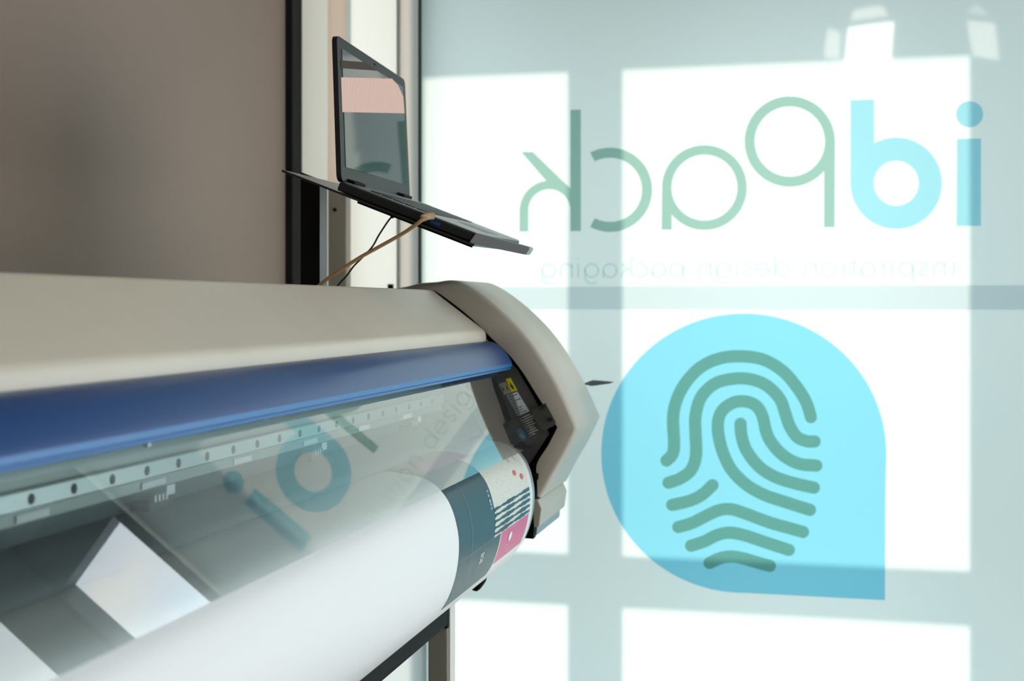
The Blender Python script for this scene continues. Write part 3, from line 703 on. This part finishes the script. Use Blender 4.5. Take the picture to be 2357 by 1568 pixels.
band = lidprism('painted_reflection', [lid_uv(*p) for p in ((788, 258), (931, 261), (928, 222), (916, 196), (902, 181), (785, 178))], .0006, .0008, reflection_glow('pink_reflection', (.56, .40, .34), (.80, .60, .52), .95), screen)  # mirrored patch painted on the screen as glowing stripes
tag(band, 'pinkish finely striped reflection painted across the screen')
lidprism('painted_reflection', [lid_uv(*p) for p in ((785, 157), (868, 163), (840, 143), (785, 139))], .0006, .0008, emis('dim_reflection', (.10, .085, .075), .8), screen)  # dimmer mirrored patch, also painted as glow
cw = lidprism('webcam', rrect(.49, .51, .955, .97, .005, .007), .0, .0008, M['black'], lap)
# tray and arm
st = empty('laptop_stand', (-.86, 1.92, 0), 'dark metal laptop tray on a black upright behind the printer cover', 'stand')
tray = lbox('tray', -.083, ln + .004, -.004, Wd + .03, -.0175, -.0145, M['blackmetal'], st)
lbox('tray_rib', .03, ln, .004, .012, -.0205, -.0175, M['black'], st)
q1 = at(1096, 538, 1.772); q2 = at(1221, 571, 1.761)
dn2 = (q2 - q1).normalized(); nn2 = dn2.cross(wn_).normalized()
if nn2.z < 0: nn2 = -nn2
def loc2(t, w, h): p = q1 + dn2 * t + wn_ * w + nn2 * h; return (p.x, p.y, p.z)
L2 = (q2 - q1).length
v = [loc2(0, -.003, .001), loc2(L2 - .002, -.003, .001), loc2(L2, -.003, -.001), loc2(L2 - .003, -.003, -.0095), loc2(L2 - .006, -.003, -.0105), loc2(-.006, -.003, -.0145)]
LW_ = .035
v += [loc2(0, LW_, .001), loc2(L2 - .002, LW_, .001), loc2(L2, LW_, -.001), loc2(L2 - .003, LW_, -.0095), loc2(L2 - .006, LW_, -.0105), loc2(-.006, LW_, -.0145)]
lipo = mesh('tray_lip', v, [tuple(range(6)), tuple(range(6, 12))] + [(i, (i + 1) % 6, 6 + (i + 1) % 6, 6 + i) for i in range(6)], M['darkgrey'], st, bevel=.001)
lipo.data.materials.clear(); lipo.data.materials.append(mat('grey_rest', (.30, .33, .35), .45))
tag(lipo, 'grey rest at the front of the tray')
pd = 2.05
pa, pb, pc = at(692, 400, pd), at(736, 400, pd), at(753, 400, pd + .06)
ptop = at(700, 398, pd).z
post = [(pa.x, pa.y), (pb.x, pb.y), (pc.x, pc.y), (pa.x - .012, pa.y + .09)]
pz = [at(692, 396, pd).z, at(736, 413, pd).z, at(753, 419, pd + .06).z, at(692, 396, pd).z]
vv = [(x, y, ZF) for x, y in post] + [(x, y, z_) for (x, y), z_ in zip(post, pz)]
mesh('upright', vv, [(0, 1, 2, 3), (4, 5, 6, 7), (0, 1, 5, 4), (1, 2, 6, 5), (2, 3, 7, 6), (3, 0, 4, 7)], [M['black'], mat('upright_side', (.035, .042, .048), .45)], st, mi={3: 1})
box('upright_foot', pa.x - .12, pc.x + .12, pa.y - .12, pa.y + .13, ZF, ZF + .02, M['black'], st, bevel=.004)
# cables
eth = empty('network_cable', tuple(at(735, 655, 1.75) + Vector((0, 0, EYE))), 'tan network cable plugged into the laptop side, running down behind the printer', 'cable')
pe = [at(989, 499, 1.775), at(975, 504, 1.765), at(955, 519, 1.765), at(925, 539, 1.78), at(875, 567, 1.79), at(830, 592, 1.80), at(785, 621, 1.81), at(740, 653, 1.82), at(690, 705, 1.83), at(680, 800, 1.84)]
tube('cable', [tuple(p) for p in pe], .0026, M['cable'], eth)
pg = at(986, 498, 1.772)
tube('plug', [tuple(pg + Vector((-.007, -.006, -.003))), tuple(pg), tuple(pg + Vector((.007, .004, .0005)))], .0048, M['plug'], eth, seg=8, n=3)
pw = empty('power_cable', tuple(at(778, 658, 1.75) + Vector((0, 0, EYE))), 'thin black cable hanging from the laptop side, crossing behind the tan cable', 'cable')
pc_ = [at(921, 483, 1.80), at(908, 494, 1.80), at(895, 507, 1.81), at(873, 540, 1.82), at(857, 568, 1.83), at(835, 592, 1.84), at(815, 612, 1.85), at(797, 636, 1.86), at(776, 660, 1.87), at(740, 720, 1.88), at(735, 820, 1.88)]
tube('cable', [tuple(p) for p in pc_], .0013, M['blackcable'], pw, seg=8)
tube('strain_relief', [tuple(at(921, 483, 1.80)), tuple(at(912, 490, 1.80)), tuple(at(902, 499, 1.805))], .003, M['black'], pw, seg=8, n=2)
